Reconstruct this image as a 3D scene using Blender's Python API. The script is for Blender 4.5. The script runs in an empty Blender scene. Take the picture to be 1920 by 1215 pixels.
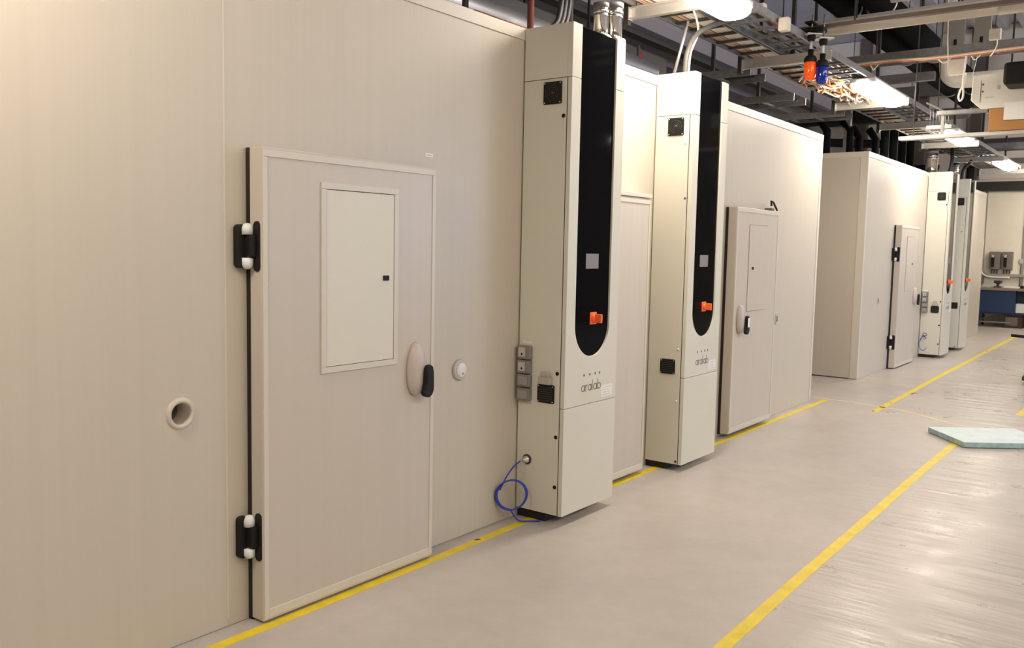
import bpy, bmesh, math, random
from mathutils import Vector, Matrix
random.seed(7)
S = bpy.context.scene
COL = S.collection

# ---------------------------------------------------------------- camera
f_px, yaw, pit, rol = 1636.56, .645561, .0879343, .0199438
cy, sy = math.cos(yaw), math.sin(yaw)
fw = Vector((-sy, cy, 0)); rt = Vector((cy, sy, 0)); up = Vector((0, 0, 1))
f2 = fw*math.cos(pit) - up*math.sin(pit); u2 = up*math.cos(pit) + fw*math.sin(pit)
r3 = rt*math.cos(rol) + u2*math.sin(rol); u3 = -rt*math.sin(rol) + u2*math.cos(rol)
cd = bpy.data.cameras.new('camera'); cam = bpy.data.objects.new('camera', cd); COL.objects.link(cam)
cd.sensor_width = 36; cd.lens = f_px/1920*36; cd.clip_start = .05; cd.clip_end = 200
M = Matrix((r3, u3, -f2)).transposed().to_4x4(); M.translation = Vector((3.0404, 0, 1.6))
cam.matrix_world = M
S.camera = cam

# ---------------------------------------------------------------- world, exposure
w = bpy.data.worlds.new('world'); S.world = w; w.use_nodes = True
w.node_tree.nodes['Background'].inputs[0].default_value = (.8, .85, 1, 1)
w.node_tree.nodes['Background'].inputs[1].default_value = .3
S.view_settings.view_transform = 'Standard'; S.view_settings.look = 'None'
S.view_settings.gamma = 1; S.view_settings.use_curve_mapping = False
S.view_settings.exposure = 0.97
S.cycles.use_denoising = True
S.cycles.max_bounces = 8; S.cycles.diffuse_bounces = 5; S.cycles.sample_clamp_indirect = 8
LAMP_COL = (1, .88, .745); LAMP_E = 27.0; DAY_E = 4.0; FILL_E = 3.6

# ---------------------------------------------------------------- materials
MATS = {}
def mat(name, col, rough=.5, metal=0, noise=0, nscale=8, bump=0, bscale=40, spec=None, emis=None, estr=0, coat=0):
    if name in MATS: return MATS[name]
    m = bpy.data.materials.new(name); m.use_nodes = True; MATS[name] = m
    nt = m.node_tree; b = nt.nodes['Principled BSDF']
    b.inputs['Base Color'].default_value = (*col, 1); b.inputs['Roughness'].default_value = rough
    b.inputs['Metallic'].default_value = metal; b.inputs['Coat Weight'].default_value = coat
    if spec is not None: b.inputs['Specular IOR Level'].default_value = spec
    if emis: b.inputs['Emission Color'].default_value = (*emis, 1); b.inputs['Emission Strength'].default_value = estr
    tc = nt.nodes.new('ShaderNodeTexCoord')
    if noise:
        n = nt.nodes.new('ShaderNodeTexNoise'); n.inputs['Scale'].default_value = nscale; n.inputs['Detail'].default_value = 5
        nt.links.new(tc.outputs['Object'], n.inputs['Vector'])
        r = nt.nodes.new('ShaderNodeMapRange'); r.inputs[3].default_value = 1-noise; r.inputs[4].default_value = 1+noise
        r.inputs[1].default_value = .3; r.inputs[2].default_value = .7
        nt.links.new(n.outputs['Fac'], r.inputs[0])
        mx = nt.nodes.new('ShaderNodeVectorMath'); mx.operation = 'SCALE'; mx.inputs[0].default_value = col
        nt.links.new(r.outputs[0], mx.inputs['Scale']); nt.links.new(mx.outputs[0], b.inputs['Base Color'])
    if bump:
        n2 = nt.nodes.new('ShaderNodeTexNoise'); n2.inputs['Scale'].default_value = bscale
        nt.links.new(tc.outputs['Object'], n2.inputs['Vector'])
        bp = nt.nodes.new('ShaderNodeBump'); bp.inputs['Strength'].default_value = bump; bp.inputs['Distance'].default_value = .01
        nt.links.new(n2.outputs['Fac'], bp.inputs['Height']); nt.links.new(bp.outputs[0], b.inputs['Normal'])
    return m

def panel_mat(name, col, rough=.38):
    """painted steel sandwich panel with faint vertical lining"""
    m = mat(name, col, rough); nt = m.node_tree; b = nt.nodes['Principled BSDF']
    tc = nt.nodes['Texture Coordinate']
    mp = nt.nodes.new('ShaderNodeMapping'); mp.inputs['Scale'].default_value = (9, 9, .05)
    nt.links.new(tc.outputs['Object'], mp.inputs['Vector'])
    n = nt.nodes.new('ShaderNodeTexNoise'); n.inputs['Scale'].default_value = 1.6; n.inputs['Detail'].default_value = 6; n.inputs['Roughness'].default_value = .75
    nt.links.new(mp.outputs[0], n.inputs['Vector'])
    r = nt.nodes.new('ShaderNodeMapRange'); r.inputs[1].default_value = .3; r.inputs[2].default_value = .7
    r.inputs[3].default_value = .975; r.inputs[4].default_value = 1.025
    nt.links.new(n.outputs['Fac'], r.inputs[0])
    mx = nt.nodes.new('ShaderNodeVectorMath'); mx.operation = 'SCALE'; mx.inputs[0].default_value = col
    nt.links.new(r.outputs[0], mx.inputs['Scale']); nt.links.new(mx.outputs[0], b.inputs['Base Color'])
    bp = nt.nodes.new('ShaderNodeBump'); bp.inputs['Strength'].default_value = .12; bp.inputs['Distance'].default_value = .003
    nt.links.new(n.outputs['Fac'], bp.inputs['Height']); nt.links.new(bp.outputs[0], b.inputs['Normal'])
    return m

def floor_mat():
    m = bpy.data.materials.new('floor_resin'); m.use_nodes = True; nt = m.node_tree; b = nt.nodes['Principled BSDF']
    L = nt.links.new; tc = nt.nodes.new('ShaderNodeTexCoord')
    def noise(scale, det, vec=None, rgh=.6):
        n = nt.nodes.new('ShaderNodeTexNoise'); n.inputs['Scale'].default_value = scale; n.inputs['Detail'].default_value = det
        n.inputs['Roughness'].default_value = rgh; L(vec or tc.outputs['Object'], n.inputs['Vector']); return n.outputs['Fac']
    def rng(s, a, b_, c, d):
        r = nt.nodes.new('ShaderNodeMapRange'); L(s, r.inputs[0])
        for i, v in enumerate((a, b_, c, d)): r.inputs[i+1].default_value = v
        return r.outputs[0]
    def math_(op, a, b_):
        n = nt.nodes.new('ShaderNodeMath'); n.operation = op
        for i, v in enumerate((a, b_)):
            if isinstance(v, (int, float)): n.inputs[i].default_value = v
            else: L(v, n.inputs[i])
        return n.outputs[0]
    a = rng(noise(1.1, 6), .3, .7, .9, 1.06); c = rng(noise(7, 8, None, .7), .3, .7, .93, 1.05)
    k = math_('MULTIPLY', a, c)
    # scattered dark scuffs
    sp = rng(noise(14, 3), .72, .84, 1, .6); k = math_('MULTIPLY', k, sp)
    mx = nt.nodes.new('ShaderNodeVectorMath'); mx.operation = 'SCALE'; mx.inputs[0].default_value = (.46, .42, .378)
    L(k, mx.inputs['Scale']); L(mx.outputs[0], b.inputs['Base Color'])
    # ripples: film-like undulation away from the chambers
    mp = nt.nodes.new('ShaderNodeMapping'); mp.inputs['Rotation'].default_value = (0, 0, -.64); mp.inputs['Scale'].default_value = (.55, 3.6, 1)
    L(tc.outputs['Object'], mp.inputs['Vector'])
    rip = noise(2.2, 3, mp.outputs[0], .5)
    sx = nt.nodes.new('ShaderNodeSeparateXYZ'); L(tc.outputs['Object'], sx.inputs[0])
    near = math_('GREATER_THAN', sx.outputs[0], .72); far = math_('GREATER_THAN', sx.outputs[1], 9.3)
    m1 = math_('MULTIPLY', near, far)
    m2 = rng(sx.outputs[0], 1.3, 1.9, .12, 1.0)
    mask = math_('MAXIMUM', m1, m2)
    h = math_('MULTIPLY', rip, mask)
    fine = math_('MULTIPLY', noise(30, 3), .02)
    h = math_('ADD', h, fine)
    bp = nt.nodes.new('ShaderNodeBump'); bp.inputs['Strength'].default_value = .55; bp.inputs['Distance'].default_value = .02
    L(h, bp.inputs['Height']); L(bp.outputs[0], b.inputs['Normal'])
    L(math_('SUBTRACT', rng(noise(3, 5), .3, .7, .30, .46), math_('MULTIPLY', mask, .06)), b.inputs['Roughness'])
    b.inputs['Specular IOR Level'].default_value = .5
    return m

def deck_mat(name, col):
    m = mat(name, col, .5, 0, noise=.06, nscale=2); return m

PANEL = panel_mat('panel_paint', (.535, .485, .40))
DOORP = panel_mat('door_paint', (.545, .49, .415), .36)
TRIM = mat('trim_paint', (.61, .565, .48), .35)
CAB = mat('cabinet_paint', (.655, .63, .535), .42, bump=.05, bscale=300)
GAP = mat('dark_joint', (.02, .017, .014), .7)
BLACK = mat('black_plastic', (.010, .009, .008), .55, spec=.25)
RUBBER = mat('black_rubber', (.012, .009, .008), .6)
WHITEP = mat('white_plastic', (.72, .72, .71), .35)
GLASSB = mat('black_glass', (.004, .004, .005), .05, spec=.16)
GLASSB.node_tree.nodes['Principled BSDF'].inputs['IOR'].default_value = 1.22
GREYB = mat('grey_plastic', (.22, .20, .185), .4)
GREYL = mat('grey_insert', (.5, .47, .44), .4)
ORANGE = mat('orange_plastic', (.95, .16, .03), .35)
BLUE = mat('blue_cable', (.01, .05, .45), .4)
LOGO = mat('grey_print', (.16, .15, .13), .5)
PAPER = mat('paper', (.8, .78, .74), .7)
PAPERD = mat('paper_print', (.45, .43, .4), .7)
STEEL = mat('polished_steel', (.62, .60, .57), .16, 1)
GALV = mat('galvanised_steel', (.30, .29, .28), .5, .8, noise=.15, nscale=20)
GALVL = mat('bright_channel', (.62, .60, .56), .35, .6)
DARKM = mat('dark_steel', (.045, .043, .04), .5, .3)
FOILD = mat('silver_foil', (.30, .30, .32), .5, .7)
INSUL = mat('black_insulation', (.006, .006, .006), .8, spec=.08)
COPPER = mat('copper_pipe', (.42, .11, .03), .35, .6)
REDBR = mat('red_brown_paint', (.16, .045, .03), .5)
CREAM = mat('cream_duct', (.62, .56, .46), .5, noise=.08, nscale=5)
CREAMW = mat('cream_plastic', (.72, .66, .54), .4)
GREYD = mat('grey_duct', (.12, .115, .11), .5)
YEL = mat('yellow_tape', (.72, .55, .025), .45, noise=.12, nscale=9)
YELF = mat('faded_tape', (.66, .56, .36), .5, noise=.12, nscale=5)
DIRT = mat('tape_dirt', (.1, .06, .03), .8)
DECK = deck_mat('deck_steel', (.46, .44, .50))
DECKL = deck_mat('deck_light', (.55, .55, .60))
WALLB = mat('back_wall_paint', (.80, .74, .60), .6, noise=.04, nscale=2)
WALLU = mat('upper_wall_panel', (.72, .66, .58), .6, noise=.05, nscale=2)
WALLR = mat('hall_wall', (.30, .28, .26), .7, noise=.05, nscale=2)
FOAM = mat('blue_foam', (.66, .76, .76), .7, noise=.06, nscale=12, bump=.1)
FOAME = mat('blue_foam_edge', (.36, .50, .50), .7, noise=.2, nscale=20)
CARD = mat('cardboard', (.42, .20, .06), .75, noise=.08, nscale=6)
BENCHB = mat('bench_blue', (.012, .035, .10), .5)
BENCHT = mat('bench_top', (.25, .20, .15), .5)
OFF = mat('offwhite_shell', (.74, .70, .62), .45)
LENSO = mat('orange_lens', (.9, .10, .005), .12, emis=(1, .10, .01), estr=.15, coat=.5)
LENSB = mat('blue_lens', (.004, .02, .30), .12, coat=.5)
DIFF = mat('lamp_diffuser', (.9, .9, .9), .4, emis=LAMP_COL, estr=LAMP_E)
SKYP = mat('daylight_pane', (.5, .6, .7), .3, emis=(.42, .62, 1), estr=DAY_E)
FILLR = mat('added_fill_pane', (.5, .6, .7), .3, emis=(1, .88, .74), estr=FILL_E)
FILLL = mat('high_fill_pane', (.5, .6, .7), .3, emis=(.86, .88, 1), estr=5.5)
CAB_O = mat('orange_sheath', (.70, .22, .06), .5)
CAB_W = mat('white_sheath', (.88, .82, .72), .45)
CAB_P = mat('peach_sheath', (.66, .46, .32), .5)
CAB_K = mat('black_sheath', (.02, .02, .02), .5)
CAB_R = mat('red_sheath', (.35, .03, .02), .5)

# ---------------------------------------------------------------- mesh helpers
class MB:
    def __init__(s): s.bm = bmesh.new()
    def box(s, x0, x1, y0, y1, z0, z1):
        v = [s.bm.verts.new(p) for p in ((x0,y0,z0),(x1,y0,z0),(x1,y1,z0),(x0,y1,z0),(x0,y0,z1),(x1,y0,z1),(x1,y1,z1),(x0,y1,z1))]
        for q in ((3,2,1,0),(4,5,6,7),(0,1,5,4),(1,2,6,5),(2,3,7,6),(3,0,4,7)): s.bm.faces.new([v[i] for i in q])
        return s
    def prism(s, pts, d):
        """closed polygon of 3-D points, extruded by vector d"""
        a = [s.bm.verts.new(p) for p in pts]; d = Vector(d)
        b = [s.bm.verts.new(Vector(p)+d) for p in pts]
        s.bm.faces.new(a); s.bm.faces.new(b[::-1]); n = len(a)
        for i in range(n): s.bm.faces.new((a[i], b[i], b[(i+1) % n], a[(i+1) % n]))
        return s
    def tube(s, path, r, n=8, cap=True):
        P = [Vector(p) for p in path]; R = r if isinstance(r, (list, tuple)) else [r]*len(P)
        rings = []; prev = None
        for i, p in enumerate(P):
            t = (P[min(i+1, len(P)-1)]-P[max(i-1, 0)])
            t = t.normalized() if t.length > 1e-9 else Vector((0, 0, 1))
            if prev is None:
                a = Vector((0, 0, 1)) if abs(t.z) < .9 else Vector((1, 0, 0)); u = t.cross(a).normalized()
            else: u = (prev-t*prev.dot(t)).normalized()
            prev = u; v = t.cross(u)
            rings.append([s.bm.verts.new(p+(u*math.cos(2*math.pi*k/n)+v*math.sin(2*math.pi*k/n))*R[i]) for k in range(n)])
        for a, b in zip(rings, rings[1:]):
            for k in range(n): s.bm.faces.new((a[k], a[(k+1) % n], b[(k+1) % n], b[k])).smooth = True
        if cap: s.bm.faces.new(rings[0][::-1]); s.bm.faces.new(rings[-1])
        return s
    def lathe(s, c, ax, prof, n=24):
        """prof: list of (radius, distance along ax)"""
        c = Vector(c); ax = Vector(ax).normalized(); path = [c+ax*h for _, h in prof]
        u = ax.cross(Vector((0, 0, 1)) if abs(ax.z) < .9 else Vector((1, 0, 0))).normalized(); v = ax.cross(u)
        rings = []
        for (r, h), p in zip(prof, path):
            if r < 1e-6: rings.append([s.bm.verts.new(p)])
            else: rings.append([s.bm.verts.new(p+(u*math.cos(2*math.pi*k/n)+v*math.sin(2*math.pi*k/n))*r) for k in range(n)])
        for a, b in zip(rings, rings[1:]):
            for k in range(n):
                k2 = (k+1) % n
                if len(a) == 1 and len(b) == 1: continue
                if len(a) == 1: q = (a[0], b[k2], b[k])
                elif len(b) == 1: q = (a[k], a[k2], b[0])
                else: q = (a[k], a[k2], b[k2], b[k])
                s.bm.faces.new(q).smooth = True
        return s
    def build(s, name, m, parent=None, bevel=0, seg=2, origin=None):
        bmesh.ops.recalc_face_normals(s.bm, faces=s.bm.faces)
        if origin is not None: bmesh.ops.translate(s.bm, verts=s.bm.verts, vec=-Vector(origin))
        me = bpy.data.meshes.new(name); s.bm.to_mesh(me); s.bm.free()
        me.materials.append(m); o = bpy.data.objects.new(name, me); COL.objects.link(o)
        if origin is not None: o.location = origin
        if parent: o.parent = parent
        if bevel:
            b = o.modifiers.new('bevel', 'BEVEL'); b.width = bevel; b.segments = seg; b.limit_method = 'ANGLE'
        return o

def tag(o, label=None, cat=None, group=None, kind=None):
    if label: o['label'] = label
    if cat: o['category'] = cat
    if group: o['group'] = group
    if kind: o['kind'] = kind
    return o
def empty(name, label, cat, group=None):
    o = bpy.data.objects.new(name, None); COL.objects.link(o); o.empty_display_size = .1
    return tag(o, label, cat, group)
def copy_tree(o, parent=None):
    c = o.copy(); COL.objects.link(c); c.parent = parent
    for ch in list(o.children): copy_tree(ch, c)
    return c
def box(name, m, parent, x0, x1, y0, y1, z0, z1, bevel=0, seg=2):
    return MB().box(x0, x1, y0, y1, z0, z1).build(name, m, parent, bevel, seg)
def struct(name, m, *a, bevel=0):
    o = box(name, m, None, *a, bevel=bevel); o['kind'] = 'structure'; return o
def arc(c0, c1, r, a0, a1, n):
    return [(c0+r*math.cos(a0+(a1-a0)*i/n), c1+r*math.sin(a0+(a1-a0)*i/n)) for i in range(n+1)]
def rrect(a0, a1, b0, b1, r, n=5):
    pts = []
    for ca, cb, s in ((a1-r, b1-r, 0), (a0+r, b1-r, 1), (a0+r, b0+r, 2), (a1-r, b0+r, 3)):
        pts += arc(ca, cb, r, s*math.pi/2, (s+1)*math.pi/2, n)
    return pts

# ---------------------------------------------------------------- hall shell
fl = MB().box(-14, 8, -5, 24, -.2, 0).build('floor', floor_mat()); fl['kind'] = 'structure'
struct('wall_back', WALLB, -14, 8, 23.5, 23.7, 0, 7.0)
struct('wall_left', WALLR, -14.2, -14, -5, 24, 0, 7.2)
struct('wall_front', WALLR, -14, 8, -5.2, -5, 0, 7.2)
struct('ceiling', DECKL, -14, 8.2, -5.2, 24, 7.0, 7.2)
# upper lining of the back wall, above the dark rail
b = MB()
for i in range(17):
    x = -13.9+i*1.28
    b.box(x, x+1.25, 23.44, 23.5, 3.42, 6.98)
o = b.build('wall_upper_lining', WALLU, None, .01); o['kind'] = 'structure'
struct('trim_1', DARKM, -14, 8, 23.38, 23.5, 3.14, 3.36)
# slim cover strips on the back wall
for i, x in enumerate((-.62, .22)):
    struct('trim_%d' % (i+2), WALLR, x, x+.05, 23.47, 23.5, .1, 3.14)
# right-hand hall wall with a strip of daylight windows
struct('wall_right', WALLR, 8, 8.2, -5, 24, 0, 7.0)
for i, y in enumerate((9.0, 11.0, 13.0)):
    r = bpy.data.objects.new('window_%d' % (i+1), None); COL.objects.link(r); r['kind'] = 'structure'
    box('pane', SKYP, r, 7.975, 7.985, y, y+1.8, 1.2, 3.0)
    f_ = MB()
    f_.box(7.94, 8, y-.06, y, 1.14, 3.06); f_.box(7.94, 8, y+1.8, y+1.86, 1.14, 3.06)
    f_.box(7.94, 8, y, y+1.8, 1.14, 1.2); f_.box(7.94, 8, y, y+1.8, 3.0, 3.06); f_.box(7.95, 8, y+.88, y+.92, 1.2, 3.0)
    f_.build('window_frame', WALLB, r)
for i in range(4):  # made-up clerestory windows, glowing panes added as fill for ceiling and upper walls
    r = bpy.data.objects.new('window_%d' % (i+4), None); COL.objects.link(r); r['kind'] = 'structure'; y = -3+i*4.3
    box('pane', FILLR, r, 7.975, 7.985, y, y+3.4, 4.9, 6.4)
    f_ = MB(); f_.box(7.94, 8, y-.06, y, 4.84, 6.46); f_.box(7.94, 8, y+3.4, y+3.46, 4.84, 6.46); f_.box(7.94, 8, y, y+3.4, 4.84, 4.9); f_.box(7.94, 8, y, y+3.4, 6.4, 6.46)
    for k in (1, 2): f_.box(7.95, 8, y+1.13*k, y+1.13*k+.04, 4.9, 6.4)
    f_.build('window_frame', WALLB, r)
for i in range(5):  # unseen glowing windows, added only to light the ceiling and upper back wall
    r = bpy.data.objects.new('window_%d' % (i+9), None); COL.objects.link(r); r['kind'] = 'structure'; y = .5+i*4.6
    box('pane', FILLL, r, -13.985, -13.975, y, y+4, 5.45, 6.7)
    f_ = MB(); f_.box(-14, -13.94, y-.06, y, 5.39, 6.76); f_.box(-14, -13.94, y+4, y+4.06, 5.39, 6.76); f_.box(-14, -13.94, y, y+4, 5.39, 5.45); f_.box(-14, -13.94, y, y+4, 6.7, 6.76)
    f_.build('window_frame', WALLB, r)
# low trapezoidal steel deck over the chambers
b = MB(); x = -14; pts = []
while x < -3.85:
    pts += [(x, 5.08), (x+.16, 5.08), (x+.22, 4.94), (x+.42, 4.94), (x+.48, 5.08)]; x += .5
poly = [Vector((p[0], -5, p[1])) for p in pts] + [Vector((pts[-1][0], -5, 5.2)), Vector((-14, -5, 5.2))]
b.prism(poly, (0, 28.5, 0)); o = b.build('ceiling_lower_deck', DECK); o['kind'] = 'structure'
b = MB(); b.box(-3.9, -3.72, -5, 23.5, 4.86, 5.24); b.build('ceiling_deck_edge_beam', GREYD)['kind'] = 'structure'
# ribs of the high deck over the aisle
b = MB()
for i in range(24):
    x = -2.4+i*.45; b.prism([(x, -5, 7.0), (x+.07, -5, 6.84), (x+.22, -5, 6.84), (x+.29, -5, 7.0)], (0, 28.4, 0))
b.build('ceiling_rib', DECKL)['kind'] = 'structure'

# ---------------------------------------------------------------- climate chambers
def cut_round(o, y, z, r, x0, x1):
    c = MB().lathe((x0, y, z), (1, 0, 0), [(0, 0), (r, 0), (r, x1-x0), (0, x1-x0)], 40).build('cutter', GAP)
    md = o.modifiers.new('hole', 'BOOLEAN'); md.object = c; md.operation = 'DIFFERENCE'; md.solver = 'EXACT'
    bpy.context.view_layer.update()
    me = bpy.data.meshes.new_from_object(o.evaluated_get(bpy.context.evaluated_depsgraph_get()))
    o.modifiers.clear(); o.data = me
    bpy.data.objects.remove(c, do_unlink=True)

def hinge(door, X, y, z, s=1):
    """black lift-off hinge with white caps; s=+1: leaf lies towards +y"""
    def pl(x0, x1, a, b_, z0, z1, r, ax):
        return MB().prism([Vector((x0, q[0], q[1])) for q in rrect(min(a, b_), max(a, b_), z0, z1, r)], (x1-x0, 0, 0))
    pl(X+.001, X+.034, y-.065, y-.018, z-.088, z+.088, .018, 0).build('hinge_plate', BLACK, door, .004)
    MB().prism([Vector((X+q[0], y-.006, z+q[1])) for q in rrect(.052, .092, -.102, .102, .018)], (0, .017*s, 0)).build('hinge_plate', BLACK, door, .003)
    MB().box(X+.02, X+.075, y-.034, y-.001, z-.046, z+.046).build('hinge_knuckle', BLACK, door, .01, 3)
    for sg in (1, -1):
        h = .047*sg
        prof = [(0, 0), (.025, 0), (.025, .022)]+[(.025*math.cos(a*math.pi/12), .022+.025*math.sin(a*math.pi/12)) for a in range(1, 6)]+[(0, .047)]
        MB().lathe((X+.036, y-.022, z+h), (0, 0, sg), prof, 24).build('hinge_cap', WHITEP, door)

def handle(door, X, yc, z0, z1, grip=1):
    """pale teardrop escutcheon with a black pull grip"""
    zc = (z0+z1)/2; hz = (z1-z0)/2
    b = MB(); rings = []
    N = 28
    prof = [(1, 0), (1.0, .012), (.93, .028), (.78, .040), (.5, .048), (0, .051)]
    for k, d in prof:
        if k == 0: rings.append([b.bm.verts.new((X+d, yc, zc+.01))]); continue
        rg = []
        for i in range(N):
            a = 2*math.pi*i/N; wd = .060*(1-.10*math.sin(a))
            rg.append(b.bm.verts.new((X+d, yc+k*wd*math.cos(a), zc+k*hz*math.sin(a))))
        rings.append(rg)
    for p, q in zip(rings, rings[1:]):
        for i in range(N):
            j = (i+1) % N
            b.bm.faces.new((p[i], p[j], q[0]) if len(q) == 1 else (p[i], p[j], q[j], q[i])).smooth = True
    b.bm.faces.new(rings[0][::-1])
    b.build('handle_escutcheon', mat('escutcheon_paint', (.50, .44, .39), .35), door)
    P = [(.010, .150), (.022, .168), (.040, .172), (.056, .160), (.062, .130), (.064, .06), (.062, .03), (.050, .006), (.030, -.006), (.004, .002), (-.010, .020), (.000, .040), (.008, .075), (.008, .12)]
    MB().prism([Vector((X+.045, yc+p[0], z0+p[1]*.92)) for p in P], (.032, 0, 0)).build('handle_grip', BLACK, door, .012, 4)

def door_leaf(ch, X, y0, y1, z0, z1, hatch=None, hinge_low=True, hinges=(), hnd=None, lock=None, frame=True, extra=None):
    b = MB().box(X+.022, X+.1, y0, y1, z0, z1)
    d = b.build('door', DOORP, ch, .006, 3)
    # raised border strips
    r = MB(); e = .004; wd = .028
    for a in ((y0+.004, y1-.004, z1-wd-.012, z1-.012), (y0+.004, y0+wd, z0+.012, z1-.04), (y1-wd, y1-.004, z0+.012, z1-.04)):
        r.box(X+.0995, X+.1+e, *a)
    r.box(X+.0995, X+.1+e, y0+wd, y1-wd, z0+.012, z0+.05)
    r.build('door_border', TRIM, d, .0025)
    box('door_gasket', RUBBER, d, X+.001, X+.024, y0-.001, y1-.03, z0-.006, z1-.002)
    if hatch:
        a0, a1, c0, c1 = hatch
        f_ = MB(); wv = .027
        f_.box(X+.1, X+.108, a0-wv, a1+wv, c1, c1+wv); f_.box(X+.1, X+.108, a0-wv, a1+wv, c0-wv, c0)
        f_.box(X+.1, X+.108, a0-wv, a0, c0, c1); f_.box(X+.1, X+.108, a1, a1+wv, c0, c1)
        if frame: f_.build('hatch_frame', TRIM, d, .0015)
        else: f_.bm.free()
        box('hatch_gap', GAP, d, X+.0995, X+.1012, a0, a1, c0, c1)
        g_ = .0028
        box('hatch_panel', CAB if frame else DOORP, d, X+.1012, X+.105, a0+g_, a1-g_, c0+g_, c1-g_)
    if lock: MB().prism([Vector((X+.104, q[0], q[1])) for q in rrect(lock[0]-.018, lock[0]+.018, lock[1]-.012, lock[1]+.012, .004)], (.006, 0, 0)).build('hatch_lock', BLACK, d)
    for z in hinges: hinge(d, X, y0, z)
    if hnd: handle(d, X+.1, *hnd)
    return d

def chamber(name, label, X, ya, yb, H, joints, port=None):
    ch = empty(name, label, 'climate chamber', 'walk-in climate chambers along the hall')
    ys = [ya]+joints+[yb]
    for a, b_ in zip(ys, ys[1:]):
        p = box('wall_panel', PANEL, None, X-.1, X, a+.0002, b_-.0002, .002, H-.002)
        if port and a < port[0] < b_: cut_round(p, port[0], port[1], .046, X-.13, X+.05)
        p.parent = ch
        bv = p.modifiers.new('bevel', 'BEVEL'); bv.width = .0009; bv.segments = 1; bv.limit_method = 'ANGLE'; bv.angle_limit = 1.2
    # cover strips over the joints
    for y in joints[:1]: box('joint_strip', TRIM, ch, X-.001, X+.0015, y-.004, y+.004, .03, H-.075)
    D = 4.2
    for y0, y1 in ((ya, ya+.1), (yb-.1, yb)):
        box('side_panel', PANEL, ch, X-D, X-.1, y0, y1, .012, H-.002)
    box('rear_panel', PANEL, ch, X-D-.1, X-D, ya, yb, .012, H-.002)
    box('roof_panel', PANEL, ch, X-D-.1, X-.1, ya+.1, yb-.1, H-.1, H-.0005)
    # cornice and corner trims
    c = MB(); t = .006
    c.box(X, X+t, ya-t, yb+t, H-.066, H+.002); c.box(X-D, X, ya-t, ya, H-.066, H+.002); c.box(X-D, X, yb, yb+t, H-.066, H+.002)
    c.box(X-.06, X, ya, yb, H-.001, H+.004)
    c.build('cornice_trim', TRIM, ch, .0025)
    for y, s in ((ya, 1), (yb, -1)):
        t_ = MB(); t_.box(X, X+.0045, min(y-s*.0045, y+s*.05), max(y-s*.0045, y+s*.05), .012, H-.066)
        t_.box(X-.09, X, min(y-s*.0045, y), max(y-s*.0045, y), .012, H-.066)
        t_.build('corner_trim', TRIM, ch, .002)
    return ch

HA = 2.84
A = chamber('climate_chamber', 'long pale panelled climate chamber nearest the camera, with three doors', 0, .76, 9.43, HA, [2.11, 5.98], (1.903, .928))
# open service port with pale collar
r_ = MB().lathe((.0, 1.905, .928), (1, 0, 0), [(.043, -.09), (.043, .006), (.047, .011), (.056, .009), (.062, .004), (.064, 0), (.064, -.001)], 40).build('port_collar', DOORP, A)
MB().lathe((-.094, 1.905, .928), (1, 0, 0), [(0, 0), (.05, 0)], 24).build('port_backing', GREYD, A)
# closed port with round cap
MB().lathe((0, 3.568, .934), (1, 0, 0), [(.058, 0), (.058, .008), (.050, .016), (.040, .017), (.040, .010)], 40).build('port_collar', GREYL, A)
c_ = MB().lathe((0, 3.568, .934), (1, 0, 0), [(.041, .008), (.041, .019), (.034, .024), (0, .025)], 32).build('port_cap', WHITEP, A)
MB().lathe((.024, 3.572, .914), (1, 0, 0), [(.005, 0), (.005, .002), (0, .002)], 12).build('port_mark', LOGO, A)
MB().box(.0, .002, 3.281, 3.338, 2.046, 2.063).build('wall_sticker', PAPER, A)
MB().box(.002, .0024, 3.295, 3.325, 2.052, 2.057).build('sticker_print', PAPERD, A)
# keyhole plate on the last stretch of wall
MB().prism([Vector((0, q[0], q[1])) for q in rrect(8.262, 8.334, .90, 1.01, .035)], (.008, 0, 0)).build('port_collar', GREYL, A)
MB().prism([Vector((.008, q[0], q[1])) for q in rrect(8.285, 8.318, .925, .985, .016)], (.003, 0, 0)).build('port_plug', LOGO, A)

d1 = door_leaf(A, 0, 2.213, 3.257, .010, 1.983, (2.547, 2.962, 1.057, 1.834), hinges=(1.582, .371), hnd=(3.115, .860, 1.125), lock=(2.908, 1.444))
d1['label'] = 'door whose black hinges carry white caps'
d2 = door_leaf(A, 0, 4.74, 5.492, .028, 1.955)
box('door_lintel', TRIM, d2, 0, .108, 4.74, 5.50, 1.957, 1.985, .003)
d3 = door_leaf(A, 0, 7.010, 7.985, .035, 1.975, (7.29, 7.71, 1.08, 1.835), lock=(7.383, 1.456), hnd=(7.14, .895, 1.145), frame=False)
# small paper tag on the third handle and a closer hook above the leaf
MB().box(.178, .180, 7.15, 7.19, .955, 1.035).build('handle_tag', PAPER, d3)
MB().box(.03, .10, 7.79, 7.86, 1.977, 2.0).build('door_closer', GREYD, d3, .004)
MB().tube([(.08, 7.83, 2.02), (.08, 7.82, 2.065), (.085, 7.86, 2.055), (.09, 7.93, 2.0), (.09, 7.95, 1.985)], .009, 8).build('closer_hook', BLACK, d3)

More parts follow.
